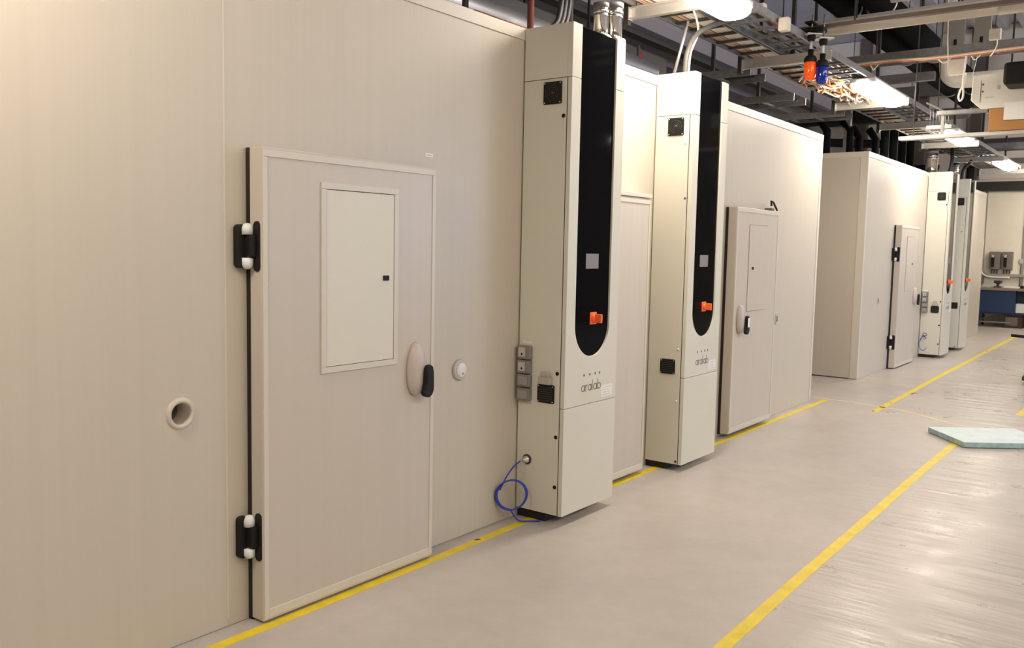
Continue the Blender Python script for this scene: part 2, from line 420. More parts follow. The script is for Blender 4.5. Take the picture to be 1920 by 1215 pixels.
XB, HB = -.083, 2.878
B = chamber('climate_chamber', 'second climate chamber farther down the hall, lit bluish by daylight', XB, 11.476, 20.1, HB, [16.5])
d4 = door_leaf(B, XB, 12.93, 14.0, .012, 2.012, (13.27, 13.69, 1.08, 1.86), frame=False, hinges=(1.605, .375), hnd=(13.86, .87, 1.13), lock=(13.63, 1.47))
MB().prism([Vector((XB, q[0], q[1])) for q in rrect(12.24, 12.31, .93, 1.03, .034)], (.008, 0, 0)).build('port_collar', GREYL, B)
MB().prism([Vector((XB+.008, q[0], q[1])) for q in rrect(12.258, 12.292, .95, 1.01, .016)], (.003, 0, 0)).build('port_plug', LOGO, B)

# ---------------------------------------------------------------- control cabinets
def ring(b, yc, zc, r, wd, x, a0=0, a1=2*math.pi, n=20, th=.0008):
    p = arc(yc, zc, r, a0, a1, n); q = arc(yc, zc, r-wd, a0, a1, n)
    for i in range(n):
        b.prism([Vector((x, *p[i])), Vector((x, *p[i+1])), Vector((x, *q[i+1])), Vector((x, *q[i]))], (th, 0, 0))
def logo(par, x, y, z, s=1.0):
    """aralab wordmark: round letters, four dots above"""
    h = .052*s; rr = h/2; wd = .0075*s; cur = y; b = MB()
    def stem(yy, z0, z1): b.box(x, x+.0008, yy, yy+wd, z0, z1)
    for chh in 'aralab':
        if chh == 'a': ring(b, cur+rr, z+rr, rr, wd, x); stem(cur+h-wd, z, z+h); cur += h+.0095*s
        elif chh == 'r': stem(cur, z, z+h); ring(b, cur+rr*.8, z+h-rr*.8, rr*.8, wd, x, math.pi*.35, math.pi, 10); cur += rr*1.05+.008*s
        elif chh == 'l': stem(cur, z, z+h*1.6); cur += wd+.0095*s
        elif chh == 'b': ring(b, cur+rr, z+rr, rr, wd, x); stem(cur, z, z+h*1.6); cur += h
    b.build('logo_lettering', LOGO, par)
    for dy in (.028, .092, .152, .201):
        MB().lathe((x, y+dy, z+.098), (1, 0, 0), [(.008, 0), (.008, .001), (0, .001)], 14).build('logo_dot', LOGO, par)

def cabinet(label, X, y, H, zb, full=True, depth=.334, logo_s=1.0, vent_x=.147, wht=True):
    """control column fixed to the chamber wall; local frame = wall plane X, near side y"""
    W = .572; F = X+depth; c = empty('control_cabinet', label, 'control cabinet', 'tall control cabinets on the chamber fronts')
    zs = 2.545+(H-2.84)
    sb = F-.033
    body = box('body', CAB, c, X+.0075, sb, y, y+W, zb, zs-.0015, .003)
    box('plinth', RUBBER, c, X+.002, F-.13, y+.025, y+W-.13, .0, zb)
    # cap with a notch for the glass
    b = MB(); g0, g1 = y+.094, y+.474
    b.box(X+.0075, sb, y, y+W, zs+.0015, H); b.box(sb, F, y, g0, zs+.0015, H); b.box(sb, F, g1, y+W, zs+.0015, H)
    b.build('cap', CAB, c, .002)
    # front door with rounded cut-out
    z1, z0, rr = zs-.0015, .686, (g1-g0)/2
    zc = .968+rr+(H-2.84)*.5
    pts = [(y, z0), (y+W, z0), (y+W, z1), (g1, z1)]+arc((g0+g1)/2, zc, rr, 0, -math.pi, 22)+[(g0, z1)]+[(y, z1)]
    MB().prism([Vector((sb+.0055, *p)) for p in pts], (depth-(sb-X)-.0055, 0, 0)).build('front_door', CAB, c, .0015)
    gp = [(g1, H-.004), (g0, H-.004)]+arc((g0+g1)/2, zc, rr, -math.pi, 0, 22)
    fr = box('front_frame', GAP, c, sb-.0005, sb+.0055, y+.002, y+W-.002, zb+.004, H-.01)
    gl = MB().prism([Vector((sb+.003, *p)) for p in gp], (.018, 0, 0)).build('glass_panel', GLASSB, c)
    box('lower_panel', CAB, c, sb+.0055, F, y, y+W, zb, .683, .0015)
    # rotary switch
    ys, zz = y+.302, 1.19
    sp = MB().box(sb+.021, sb+.027, ys-.036, ys+.036, zz-.036, zz+.036).build('switch_plate', ORANGE, c, .006)
    MB().lathe((sb+.027, ys, zz), (1, 0, 0), [(.026, 0), (.026, .012), (.02, .016), (0, .016)], 20).build('switch_collar', ORANGE, sp)
    MB().box(sb+.03, sb+.085, ys-.009, ys+.009, zz-.026, zz+.026).build('switch_knob', ORANGE, sp, .005)
    if wht: box('glass_sticker', mat('sticker_grey', (.22, .20, .19), .5), c, sb+.0212, sb+.0216, y+.21, y+.349, 1.483, 1.57)
    logo(c, F+.0002, y+.176, .762, .76)
    pl = box('paper_label', PAPER, c, F, F+.0008, y+.40, y+.53, .707, .778)
    b = MB()
    for k in range(4): b.box(F+.0008, F+.0011, y+.415+.01*(k % 2), y+.515-.014*(k % 3), .717+k*.015, .7195+k*.015)
    b.build('label_print', PAPERD, pl)
    # near-side fittings (face y)
    def grille(x0, x1, z0_, z1_, fan=False):
        g = MB().prism([Vector((X+q[0], y, q[1])) for q in rrect(x0, x1, z0_, z1_, .008)], (0, -.008, 0)).build('vent_grille', BLACK, c, .002)
        b = MB(); cx_, cz_ = X+(x0+x1)/2, (z0_+z1_)/2
        if fan:
            for r_ in (.018, .031, .044):
                b.tube([(cx_+r_*math.cos(a*math.pi/12), y-.0095, cz_+r_*math.sin(a*math.pi/12)) for a in range(25)], .0017, 5)
            b.lathe((cx_, y-.008, cz_), (0, -1, 0), [(.011, 0), (.011, .003), (0, .003)], 14)
        else:
            n = 7
            for k in range(n): b.box(X+x0+.012, X+x1-.012, y-.0105, y-.008, z0_+.012+(z1_-z0_-.03)*k/(n-1), z0_+.017+(z1_-z0_-.03)*k/(n-1))
        b.build('grille_bar', DARKM, g)
        b = MB()
        for sx_ in (x0+.009, x1-.009):
            for sz_ in (z0_+.009, z1_-.009): b.lathe((X+sx_, y-.008, sz_), (0, -1, 0), [(.004, 0), (.004, .002), (0, .002)], 8)
        b.build('screw', GALVL, g)
    vx = vent_x; dz = H-2.84
    grille(vx, vx+.122, 2.403+dz, 2.527+dz, True)
    grille(vx+.003, vx+.12, .708, .815)
    def plug(x, z, m=BLACK, r=.0115): MB().lathe((X+x, y, z), (0, -1, 0), [(r, 0), (r, .003), (r*.6, .005), (0, .005)], 16).build('hole_plug', m, c)
    if full:
        for z in (2.335+dz, .885, .517, .224): plug(.283, z)
        for k, (z0_, z1_) in enumerate(((.952, 1.032), (.868, .946), (.79, .862), (.707, .782))):
            s_ = MB().prism([Vector((X+q[0], y, q[1])) for q in rrect(.018, .108, z0_, z1_, .010)], (0, -.034, 0)).build('socket_box', GREYB, c, .005, 3)
            if k < 2:
                MB().prism([Vector((X+q[0], y-.034, q[1])) for q in rrect(.030, .078, z0_+.014, z1_-.012, .006)], (0, -.004, 0)).build('socket_insert', GREYL, s_, .0015)
                MB().lathe((X+.056, y-.038, z0_+.03), (0, -1, 0), [(.0065, 0), (.0065, .001), (0, .001)], 12).build('socket_hole', BLACK, s_)
            else:
                MB().prism([Vector((X+q[0], y-.034, q[1])) for q in rrect(.03, .096, z0_+.012, z1_-.012, .006)], (0, -.005, 0)).build('socket_cover', mat('grey_cover', (.30, .28, .265), .4), s_, .002)
        lb = box('socket_sticker', PAPER, c, X+.035, X+.10, y-.0008, y, 1.042, 1.055)
        l_ = box('latch_housing', mat('latch_grey', (.42, .38, .32), .5), c, X+.168, X+.252, y-.03, y, .818, .862, .004)
        box('latch_top', mat('latch_grey', (.42, .38, .32), .5), l_, X+.18, X+.238, y-.026, y, .862, .89, .004)
        MB().lathe((X+.085, y, .358), (0, -1, 0), [(.030, 0), (.030, .006), (.022, .012), (.018, .012)], 24).build('gland_ring', DARKM, c)
        MB().lathe((X+.085, y-.006, .358), (0, -1, 0), [(.021, 0), (.021, .012), (.012, .018), (.010, .035), (0, .035)], 18).build('gland_nut', GALVL, c)
    else:
        plug(.256, 1.963+dz, GREYD, .008); plug(.243, 2.347+dz, CAB, .009); plug(.246, .89, CAB, .009); plug(.246, .512, CAB, .009); plug(.256, .072, BLACK, .008)
    return c

C1 = cabinet('control cabinet with a coiled blue cable, beside the nearest door', 0, 4.10, 2.838, .057)
C2 = cabinet('control cabinet between the plain middle door and the door with a tagged handle', 0, 5.70, 2.846, .05, full=False, depth=.302, vent_x=.107)
C3 = cabinet('nearer control cabinet of the two on the far chamber', XB, 14.82, 2.885, .05)
C4 = cabinet('farther control cabinet of the two on the far chamber', XB, 16.30, 2.882, .045, full=False, wht=False)

def spline(P, n=8):
    P = [Vector(p) for p in P]; Q = []
    for i in range(len(P)-1):
        p0, p1, p2, p3 = P[max(i-1, 0)], P[i], P[i+1], P[min(i+2, len(P)-1)]
        for t in range(n):
            t_ = t/n; Q.append(.5*((2*p1)+(-p0+p2)*t_+(2*p0-5*p1+4*p2-p3)*t_*t_+(-p0+3*p1-3*p2+p3)*t_**3))
    return Q+[P[-1]]
# blue cable coils plugged into the glands
def coil(label, P0, cen, rx, rz, turns=3, tail=None):
    b = MB(); path = []
    P0 = Vector(P0); cen = Vector(cen)
    top = cen+Vector((.0, 0, rz))
    for i in range(14):
        t = i/13; a = P0+Vector((0, -.03, 0)); m_ = Vector((min(P0.x, cen.x)-.02, (P0.y*.4+cen.y*.6)-.03, (P0.z+cen.z)/2+.06)); e = cen+Vector((-rx*.7, -.05, rz*.35))
        path.append((1-t)**2*a+2*t*(1-t)*m_+t*t*e)
    N = 30*turns+(10 if tail else 0)
    for i in range(N):
        a = math.pi*.85+2*math.pi*i/30; k = 1+.05*math.sin(i*.21)
        path.append(cen+Vector((rx*k*math.cos(a), .07*math.cos(a)+.004*(i/30), rz*k*math.sin(a))))
    if tail: path += [Vector(p) for p in tail]
    b.tube(path, .0045, 6)
    return tag(b.build('coiled_cable', BLUE), label, 'cable')
coil('coiled bright blue cable hanging low beside the nearest control cabinet', (.085, 4.06, .358), (.07, 3.965, .170), .058, .088, 4, spline([(.075, 3.965, .078), (.09, 3.975, .045), (.11, 4.0, .015), (.14, 4.05, .007), (.19, 4.10, .006)])[3:])
coil('thin blue cable loop hanging from the far cabinet', (XB+.085, 14.79, .358), (XB+.082, 14.77, .225), .045, .11, 2)

# ---------------------------------------------------------------- floor markings and board
def tape(label, pts, wd, m=YEL, name='floor_tape'):
    b = MB(); P = [Vector((p[0], p[1], 0)) for p in pts]; Lf = []; Rt = []
    for i, p in enumerate(P):
        t = (P[min(i+1, len(P)-1)]-P[max(i-1, 0)]).normalized(); n = Vector((t.y, -t.x, 0))*wd/2
        Lf.append(p-n); Rt.append(p+n)
    for i in range(len(P)-1):
        b.prism([Lf[i], Lf[i+1], Rt[i+1], Rt[i]], (0, 0, .0012))
    bmesh.ops.remove_doubles(b.bm, verts=b.bm.verts, dist=1e-5)
    return tag(b.build(name, m), label, 'floor tape')
T1 = tape('yellow tape running along the foot of the nearest chamber', [(.118, 1.2), (.124, 2.2), (.124, 3.4), (.104, 4.6), (.10, 5.5), (.10, 8.1), (.112, 9.62)], .056)
T2 = tape('yellow tape line in the open aisle, running under the blue board', [(1.70, 1.0), (1.69, 3.24), (1.675, 4.3), (1.67, 5.28), (1.655, 6.6), (1.655, 8.0), (1.67, 8.45)], .062)
T3 = tape('yellow tape line running past the far chamber', [(.71, 9.26), (.70, 10.4), (.665, 12.5), (.655, 14.0), (.63, 16.0), (.62, 18.5), (.60, 20.3)], .066)
T4 = tape('short piece of yellow tape beyond the blue board', [(1.90, 10.1), (1.93, 11.6)], .07)
T5 = tape('faded cross strip of old tape on the floor', [(-.06, 9.73), (.3, 9.69), (.9, 9.56), (1.5, 9.1), (1.9, 8.95)], .045, YELF)
T6 = tape('faded strip of old tape at the far chamber corner', [(-.07, 11.46), (.3, 11.4), (.62, 11.33)], .04, YELF)
for (t, pts) in ((T1, ((.105, 3.62, .04), (.10, 6.34, .05))), (T3, ((.69, 9.30, .05), (.70, 9.95, .03), (.735, 10.8, .16), (.63, 16.6, .12)))):
    for x, y, l in pts:
        MB().prism([(x-.012, y-l/2, .001), (x+.010, y-l/3, .001), (x+.014, y+l/2, .001), (x-.006, y+l/3, .001)], (0, 0, .0008)).build('tape_scuff', DIRT, t)

bd = empty('foam_board', 'pale blue foam board lying on the floor beside the yellow aisle tape', 'foam board')
a, b_, d_ = Vector((1.372, 8.52, 0)), Vector((1.752, 8.03, 0)), Vector((1.99, 9.00, 0)); c_ = b_+(d_-a)
MB().prism([p+Vector((0, 0, .046)) for p in (a, b_, c_, d_)], (0, 0, .004)).build('board_face', FOAM, bd)
MB().prism([p+Vector((0, 0, .006)) for p in (a, b_, c_, d_)], (0, 0, .040)).build('board_core', FOAME, bd)
MB().prism([p.lerp((a+c_)/2, .03)+Vector((0, 0, 0)) for p in (a, b_, c_, d_)], (0, 0, .006)).build('board_underside', GREYD, bd)

# ---------------------------------------------------------------- lamps
LZ = 3.30
def lamp():
    r = empty('ceiling_lamp', '', 'lamp', 'strip lamps hung along the cable trays'); L_ = 1.26
    MB().box(-.118, .118, .01, L_-.01, .066, .115).build('housing', WHITEP, r, .01)
    # rounded diffuser
    b = MB(); n = 10; secs = []
    for yy, k in ((.0, .35), (.02, .8), (.06, 1), (L_-.06, 1), (L_-.02, .8), (L_, .35)):
        sec = []
        for i in range(n+1):
            a = math.pi*i/n; sec.append(b.bm.verts.new((-.125*k*math.cos(a), yy, .068-.074*(.3+.7*k)*math.sin(a)**.55)))
        secs.append(sec)
    for p, q in zip(secs, secs[1:]):
        for i in range(n): b.bm.faces.new((p[i], p[i+1], q[i+1], q[i])).smooth = True
        b.bm.faces.new((p[0], q[0], q[n], p[n]))
    b.bm.faces.new(secs[0][::-1]); b.bm.faces.new(secs[-1])
    b.build('diffuser', DIFF, r)
    for yy in (.25, L_-.25): MB().box(-.015, .015, yy-.01, yy+.01, .112, .17).build('hanger', GALV, r)
    return r
lp = lamp()
row = [(-.15, 'strip lamp over the nearest chamber door, outside the picture'), (4.62, 'strip lamp above the nearest control cabinets'), (8.92, 'strip lamp above the gap between the two chambers'),
       (13.0, 'strip lamp above the far chamber door'), (17.35, 'strip lamp above the far end of the far chamber')]
lamps = []
for i, (y, lb) in enumerate(row):
    l = lp if i == 0 else copy_tree(lp); l.location = (.515, y, LZ-.11); l['label'] = lb; lamps.append(l)
for i, y in enumerate((-2.0, 3.2, 8.4, 13.6, 18.8)):
    l = copy_tree(lp); l.location = (5.6, y, 3.5); l['group'] = 'strip lamps over the open side of the hall'
    l['label'] = 'added strip lamp out of view, brightening the back wall'
for i, (x, y) in enumerate(((1.3, 21.3), (2.6, 21.3))):  # two lamps added just out of view to brighten the back wall
    l = copy_tree(lp); l.location = (x, y, 3.5); l['group'] = 'strip lamps over the open side of the hall'
    l['label'] = 'added strip lamp out of view, brightening the back wall'

# ---------------------------------------------------------------- cable ladders along the lamps
def ladder(name, label, group, x0, x1, y0, y1, z, step=.25, rung_m=GALV, h=.055, dirx=False):
    r = empty(name, label, 'cable ladder', group)
    if dirx:
        for yy in (y0, y1): MB().box(x0, x1, yy-.008, yy+.008, z, z+h).build('side_rail', GALV, r)
        n = int((x1-x0)/step)
        for k in range(n): MB().box(x0+.1+k*step, x0+.13+k*step, y0, y1, z+.008, z+.024).build('rung', rung_m, r)
    else:
        for xx in (x0, x1): MB().box(xx-.008, xx+.008, y0, y1, z, z+h).build('side_rail', GALV, r)
        n = int((y1-y0)/step)
        for k in range(n): MB().box(x0, x1, y0+.1+k*step, y0+.135+k*step, z+.008, z+.024).build('rung', rung_m, r)
    return r
ZT = 3.31
segs = [(3.0, 5.56), (5.58, 7.6), (7.62, 10.3), (10.32, 12.2), (12.22, 14.6), (14.62, 17.0), (17.02, 19.6)]
names = ['first', 'second', 'third', 'fourth', 'fifth', 'sixth', 'seventh']
for (ya, yb), nm in zip(segs, names):
    ladder('cable_ladder', '%s length, counted from the camera, of steel cable ladder on the chamber side' % nm, 'cable ladders above the chamber fronts', -.12, .19, ya, yb, ZT, .25, DARKM)
    ladder('cable_ladder', '%s length, counted from the camera, of steel cable ladder on the aisle side' % nm, 'cable ladders above the chamber fronts', .22, .55, ya, yb, ZT, .25, GREYD)

# cantilever channels carrying the ladders, each on a hanging post
arms = [(5.57, 'nearest'), (7.61, 'second nearest'), (10.31, 'third'), (12.21, 'fourth'), (14.61, 'fifth'), (17.01, 'sixth'), (19.61, 'seventh')]
for y, nm in arms:
    r = empty('support_bracket', '%s light steel channel bracket under the cable ladders, on a hanging post' % nm, 'bracket', 'channel brackets under the cable ladders')
    b = MB(); b.box(-.16, .62, y-.025, y+.02, ZT-.012, ZT-.002); b.box(-.16, .62, y-.025, y+.02, ZT-.085, ZT-.075); b.box(-.16, .62, y+.012, y+.02, ZT-.08, ZT-.006)
    b.box(-.16, -.152, y-.03, y+.022, ZT-.09, ZT)
    b.build('channel', GALVL, r)
    MB().box(-.20, -.165, y-.02, y+.03, ZT-.12, ZT+.14).build('end_bracket', DARKM, r)
    MB().box(.255, .285, y+.03, y+.07, ZT-.005, 6.99).build('post', DARKM, r)

# cables lying in the ladders
def cable(label, x, z, r_, m, y0=3.0, y1=19.5, amp=.012, group='cables laid in the cable ladders', step=.35):
    ph = random.random()*6; k1 = random.uniform(1.1, 2.3); path = []; y = y0
    while y <= y1:
        path.append((x+amp*math.sin(y*k1+ph)+amp*.4*math.sin(y*4.1+ph), y, z+.5*amp*abs(math.sin(y*2.7+ph)))); y += step
    return tag(MB().tube(path, r_, 6).build('cable', m), label, 'cable', group)
zt = ZT+.026
for i in range(7): cable('cream power cable lying in the chamber-side ladder', .015+i*.026, zt+.012, .0125, CAB_W, amp=.003)
for i in range(3): cable('peach sheathed cable lying in the chamber-side ladder', -.088+i*.028, zt+.010, .010, CAB_P, amp=.006)
for i in range(2): cable('orange cable lying in the chamber-side ladder', -.10+i*.10, zt+.030, .007, CAB_O, amp=.008)
for i in range(3): cable('grey cable lying in the aisle-side ladder', .27+i*.075, zt+.012, .010, GALV, amp=.02)
cable('thin red cable lying in the aisle-side ladder', .40, zt+.03, .006, CAB_R, amp=.03)
for i in range(2): cable('black cable lying in the aisle-side ladder', .31+i*.12, zt+.01, .009, CAB_K, amp=.025)
# tangle of cables near the second lamp
for i in range(30):
    yc = random.uniform(8.35, 10.0); xc = random.uniform(-.02, .30); path = []; ph = random.random()*6; L_ = random.uniform(.35, .8)
    dx_ = random.uniform(-.16, .2)
    for k in range(10):
        t = k/9
        path.append((xc+dx_*t+.05*math.sin(t*6+ph), yc+L_*t, ZT-.045+.06*abs(math.sin(t*4+ph))))
    m_, nm = ((CAB_O, 'orange'), (CAB_W, 'cream'), (CAB_P, 'peach'))[i % 3]
    tag(MB().tube(path, random.uniform(.006, .012), 6).build('cable', m_), 'short %s cable end tangled in the ladder by the second lamp' % nm, 'cable', 'cable ends tangled near the second lamp')

# ---------------------------------------------------------------- cross ladders and services over the chambers
for lb, y0, y1, z, xa in (('dark cable ladder crossing over the roof of the nearest chamber', 7.75, 8.1, 3.20, -3.6), ('second dark cable ladder crossing over the nearest chamber', 8.9, 9.25, 3.14, -4.2),
                          ('dark cable ladder crossing over the gap between the chambers', 10.6, 10.9, 3.20, -4.2)):
    r = ladder('cable_ladder', lb, 'ladders crossing over the chamber roofs', xa, -.14, y0, y1, z, .3, GALV, .07, True)
    for k in range(3):
        cable_p = [(xa+.1, y0+.06+k*.1, z+.035), ((xa-.14)/2, y0+.08+k*.1, z+.04), (-.2, y0+.06+k*.1, z+.035)]
        tag(MB().tube(cable_p, .011, 6).build('cable', CAB_K), 'black cable on the %s' % lb.replace('dark cable ladder', 'ladder').replace('second ladder', 'second ladder'), 'cable', 'black cables on the roof ladders')
    for xx in (xa+.5, -.6):
        tag(MB().box(xx, xx+.03, y0+.15, y0+.18, z, 4.9 if xx < -3.9 else 6.99).build('threaded_rod', DARKM), 'thin dark rod holding up the %s' % lb.replace('dark ', ''), 'rod', 'rods holding the roof ladders')

# polished flues on the cabinets
def flue(label, x, y, z0, r_, h):
    o = empty('steel_flue', label, 'flue', 'polished steel flues on the cabinets')
    MB().lathe((x, y, z0), (0, 0, 1), [(0, 0), (r_, 0), (r_, h*.62), (r_*1.05, h*.63), (r_*1.05, h*.66), (r_, h*.67), (r_, h)], 28).build('pipe', STEEL, o)
    MB().lathe((x, y, z0+h*.70), (0, 0, 1), [(r_, 0), (r_*1.10, .004), (r_*1.10, .018), (r_*1.02, .024)], 28).build('clamp_band', STEEL, o)
    MB().lathe((x, y, z0+h*.86), (0, 0, 1), [(r_*1.02, 0), (r_*1.12, .006), (r_*1.12, h*.14), (r_*.98, h*.14), (r_*.95, h*.08), (0, h*.08)], 28).build('cowl', GREYD, o)
    MB().lathe((x, y, z0), (0, 0, 1), [(r_*1.5, 0), (r_*1.5, .012), (r_, .02)], 28).build('base_flange', STEEL, o)
flue('shorter polished flue on the nearest control cabinet', .25, 4.515, 2.838, .042, .20)
flue('taller polished flue on the nearest control cabinet', .26, 4.645, 2.838, .052, .225)
flue('nearer polished flue on the far chamber cabinet', XB+.0, 14.98, HB, .085, .36)
flue('farther polished flue on the far chamber cabinet', XB-.05, 15.27, HB, .08, .36)
flue('polished flue rising behind the farthest cabinet', XB-.12, 17.4, HB, .07, .35)

# flexible conduit from the middle cabinet up to the ladder
tag(MB().tube(spline([(.15, 5.84, 2.85), (.15, 5.86, 3.0), (.16, 5.95, 3.14), (.2, 6.1, 3.24), (.24, 6.35, 3.33)]), .019, 10).build('flexible_conduit', mat('conduit_grey', (.085, .08, .075), .5, spec=.3)), 'grey flexible conduit curving from the middle cabinet up to the ladder', 'conduit')
tag(MB().tube(spline([(.15, 5.90, 2.85), (.15, 5.92, 3.02), (.16, 6.0, 3.16), (.16, 6.0, 3.24), (.17, 5.9, 3.32)]), .008, 8).build('cable', CAB_W), 'thin white cable rising beside the grey flexible conduit', 'cable')
st = MB().tube([(.13, 5.715, 2.85), (.15, 5.86, 3.235)], .013, 4).build('conduit_support', GALV); tag(st, 'slotted steel strut standing beside the grey flexible conduit', 'strut')
tag(MB().tube(spline([(.0, 17.0, 2.9), (.02, 17.0, 3.1), (.1, 17.0, 3.2), (.15, 17.1, 3.3)]), .03, 8).build('flexible_conduit', CAB_K), 'black hose rising from the farthest cabinet to the ladder', 'conduit')
tag(MB().tube(spline([(XB+.2, 15.3, 2.9), (XB+.22, 15.35, 3.1), (.1, 15.5, 3.3)]), .028, 8).build('flexible_conduit', CAB_K), 'black hose rising from the nearer far cabinet to the ladder', 'conduit')

# services behind the top edge of the nearest chamber
path = []; Rr = []
for i in range(120):
    path.append((-.62, 3.4+i*.028, 3.10)); Rr.append(.085+.006*(i % 2))
tag(MB().tube(path, Rr, 16).build('flexible_duct', FOILD), 'ribbed silver duct lying over the nearest chamber roof', 'duct')
tag(MB().tube([(-.04, 3.70, 2.853), (-.04, 4.40, 2.853)], .012, 10).build('copper_pipe', COPPER), 'copper pipe lying along the roof edge of the nearest chamber', 'pipe')
tag(MB().tube([(-.3, 4.565, 2.842), (-.3, 4.565, 4.9)], .022, 10).build('upright_pipe', REDBR), 'red-brown upright pipe on the nearest chamber roof', 'pipe')
tag(MB().tube([(-.3, 5.02, 2.842), (-.3, 5.02, 4.9)], .018, 10).build('upright_pipe', DARKM), 'dark upright pipe behind the black hoses on the roof', 'pipe')
for i, dx in enumerate((0, .045, .09)):
    tag(MB().tube(spline([(-.25, 4.68+dx, 2.85), (-.25, 4.73+dx, 3.0), (-.22, 4.80+dx, 3.25), (-.2, 4.84+dx, 4.6)]), .018, 8).build('cable', CAB_K), 'black hose of the bundle rising behind the nearest cabinet', 'cable', 'black hoses rising behind the nearest cabinet')
for i, yy in enumerate((3.86, 4.0)):
    tag(MB().tube([(-.25-.1*i, yy, 2.842), (-.25-.1*i, yy, 4.9)], .012, 8).build('upright_pipe', DARKM), ('thin dark rod standing where the copper pipe begins', 'second thin dark rod, next to the copper pipe')[i], 'rod')
# grey box duct under the lower deck
r = empty('box_duct', 'dark grey box duct running above the nearest chamber with a small red cap', 'duct')
MB().box(-1.75, -1.35, 4.0, 8.45, 3.35, 3.60).build('duct_body', GREYD, r, .01)
for yy in (5.0, 6.4, 7.8): MB().box(-1.77, -1.33, yy, yy+.03, 3.33, 3.62).build('duct_flange', GREYD, r)
MB().lathe((-1.345, 7.85, 3.52), (1, 0, 0), [(.03, 0), (.03, .02), (0, .02)], 14).build('red_cap', mat('red_cap', (.6, .04, .04), .4), r)
for yy in (4.6, 7.2): MB().box(-1.56, -1.54, yy, yy+.02, 3.60, 6.99).build('hanger_rod', DARKM, r)

# black insulated pipes on the far chamber roof
for i, (y, x) in enumerate(((14.20, -.6), (14.72, -.6), (15.26, -.6), (15.82, -.6))):
    tag(MB().tube([(x, y, HB), (x, y, 3.75)], .062, 12).build('insulated_pipe', INSUL), 'thick black insulated pipe standing in the row of four on the far roof', 'pipe', 'row of four black pipes on the far chamber roof')
for i, (y, x) in enumerate(((11.75, -.7), (11.9, -.45), (12.7, -.55), (12.95, -.4))):
    tag(MB().tube([(x, y, HB), (x, y, 3.2), (x-.1, y, 3.35)], .05, 10).build('insulated_pipe', INSUL), 'black insulated pipe bent over at the near end of the far roof', 'pipe', 'bent black pipes on the far chamber roof')
tag(MB().tube([(-2.6, 13.4, 2.88), (-2.6, 13.4, 3.60), (-.35, 13.4, 3.60)], .10, 12).build('insulated_pipe', INSUL), 'upper horizontal black insulated pipe above the far chamber roof', 'pipe')
tag(MB().tube([(-2.8, 13.9, 2.88), (-2.8, 13.9, 3.42), (-.9, 15.4, 3.42)], .07, 12).build('insulated_pipe', INSUL), 'slanting black insulated pipe behind the row of four', 'pipe')
tag(MB().tube([(-2.6, 16.6, 2.88), (-2.6, 16.6, 3.12), (-.3, 16.6, 3.12)], .05, 12).build('insulated_pipe', INSUL), 'low horizontal black pipe behind the row of four', 'pipe')
tag(MB().box(-2.2, -1.5, 13.0, 14.4, HB, 3.25).build('equipment_box', CREAM, None, .02), 'cream equipment box on the far chamber roof', 'equipment box')
r = empty('roof_post', 'galvanised square post standing at the near corner of the far roof', 'post')
MB().box(-.52, -.44, 11.86, 11.94, HB, 3.7).build('post', GALV, r); MB().box(-.56, -.40, 11.82, 11.98, HB, HB+.012).build('base_plate', GALV, r)
# upright black pipe beyond the far cabinets
tag(MB().tube([(-.25, 19.2, HB), (-.25, 19.2, 3.9)], .07, 12).build('insulated_pipe', INSUL), 'thick black pipe standing beyond the farthest cabinet', 'pipe')
tag(MB().tube([(-.25, 17.8, HB), (-.25, 17.8, 3.7)], .06, 12).build('insulated_pipe', INSUL), 'black pipe standing just beyond the farthest cabinet', 'pipe')

# ---------------------------------------------------------------- beacons
def beacon(label, x, y, z, lens, top):
    r = empty('warning_beacon', label, 'warning light', 'pair of warning beacons hung under the pipe')
    MB().lathe((x, y, z), (0, 0, 1), [(0, 0), (.03, .004), (.043, .03), (.047, .07), (.047, .135), (.040, .145), (0, .145)], 24).build('lens', lens, r)
    b = MB(); b.lathe((x, y, z+.143), (0, 0, 1), [(.05, 0), (.05, .025), (.036, .05), (.022, .055), (.022, .10), (0, .10)], 24); b.build('cap', BLACK, r)
    MB().tube([(x, y, z+.24), (x, y, z+.31)], .012, 10).build('stem', WHITEP, r)
    MB().lathe((x, y, z+.31), (0, 0, 1), [(0, 0), (.026, 0), (.036, .03), (.03, .045), (0, .045)], 16).build('socket', BLACK, r)
    MB().prism([Vector((x+p[0], y+p[1], z+.355)) for p in ((-.085, 0), (0, -.085), (.085, 0), (0, .085))], (0, 0, .006)).build('mount_plate', WHITEP, r)
    MB().tube([(x, y, z+.36), (x, y, top)], .007, 8).build('hanging_rod', GALV, r)
beacon('orange warning beacon hanging below the cable ladders', .60, 7.16, 2.985, LENSO, 3.50)
beacon('blue warning beacon hanging beside the orange one', .69, 7.18, 2.945, LENSB, 3.50)
r = empty('hanging_channel', 'brown steel channel above the beacons', 'channel')
MB().box(.2, 2.6, 7.22, 7.27, 3.40, 3.43).build('channel', mat('brown_channel', (.14, .10, .08), .5), r)
MB().box(.55, .62, 7.12, 7.26, 3.43, 3.45).build('clamp', BLACK, r, .01); MB().box(.50, .70, 7.14, 7.24, 3.36, 3.40).build('clamp', BLACK, r, .01)
for xx in (.9, 2.3): MB().box(xx, xx+.012, 7.24, 7.252, 3.43, 6.99).build('hanger_rod', DARKM, r)

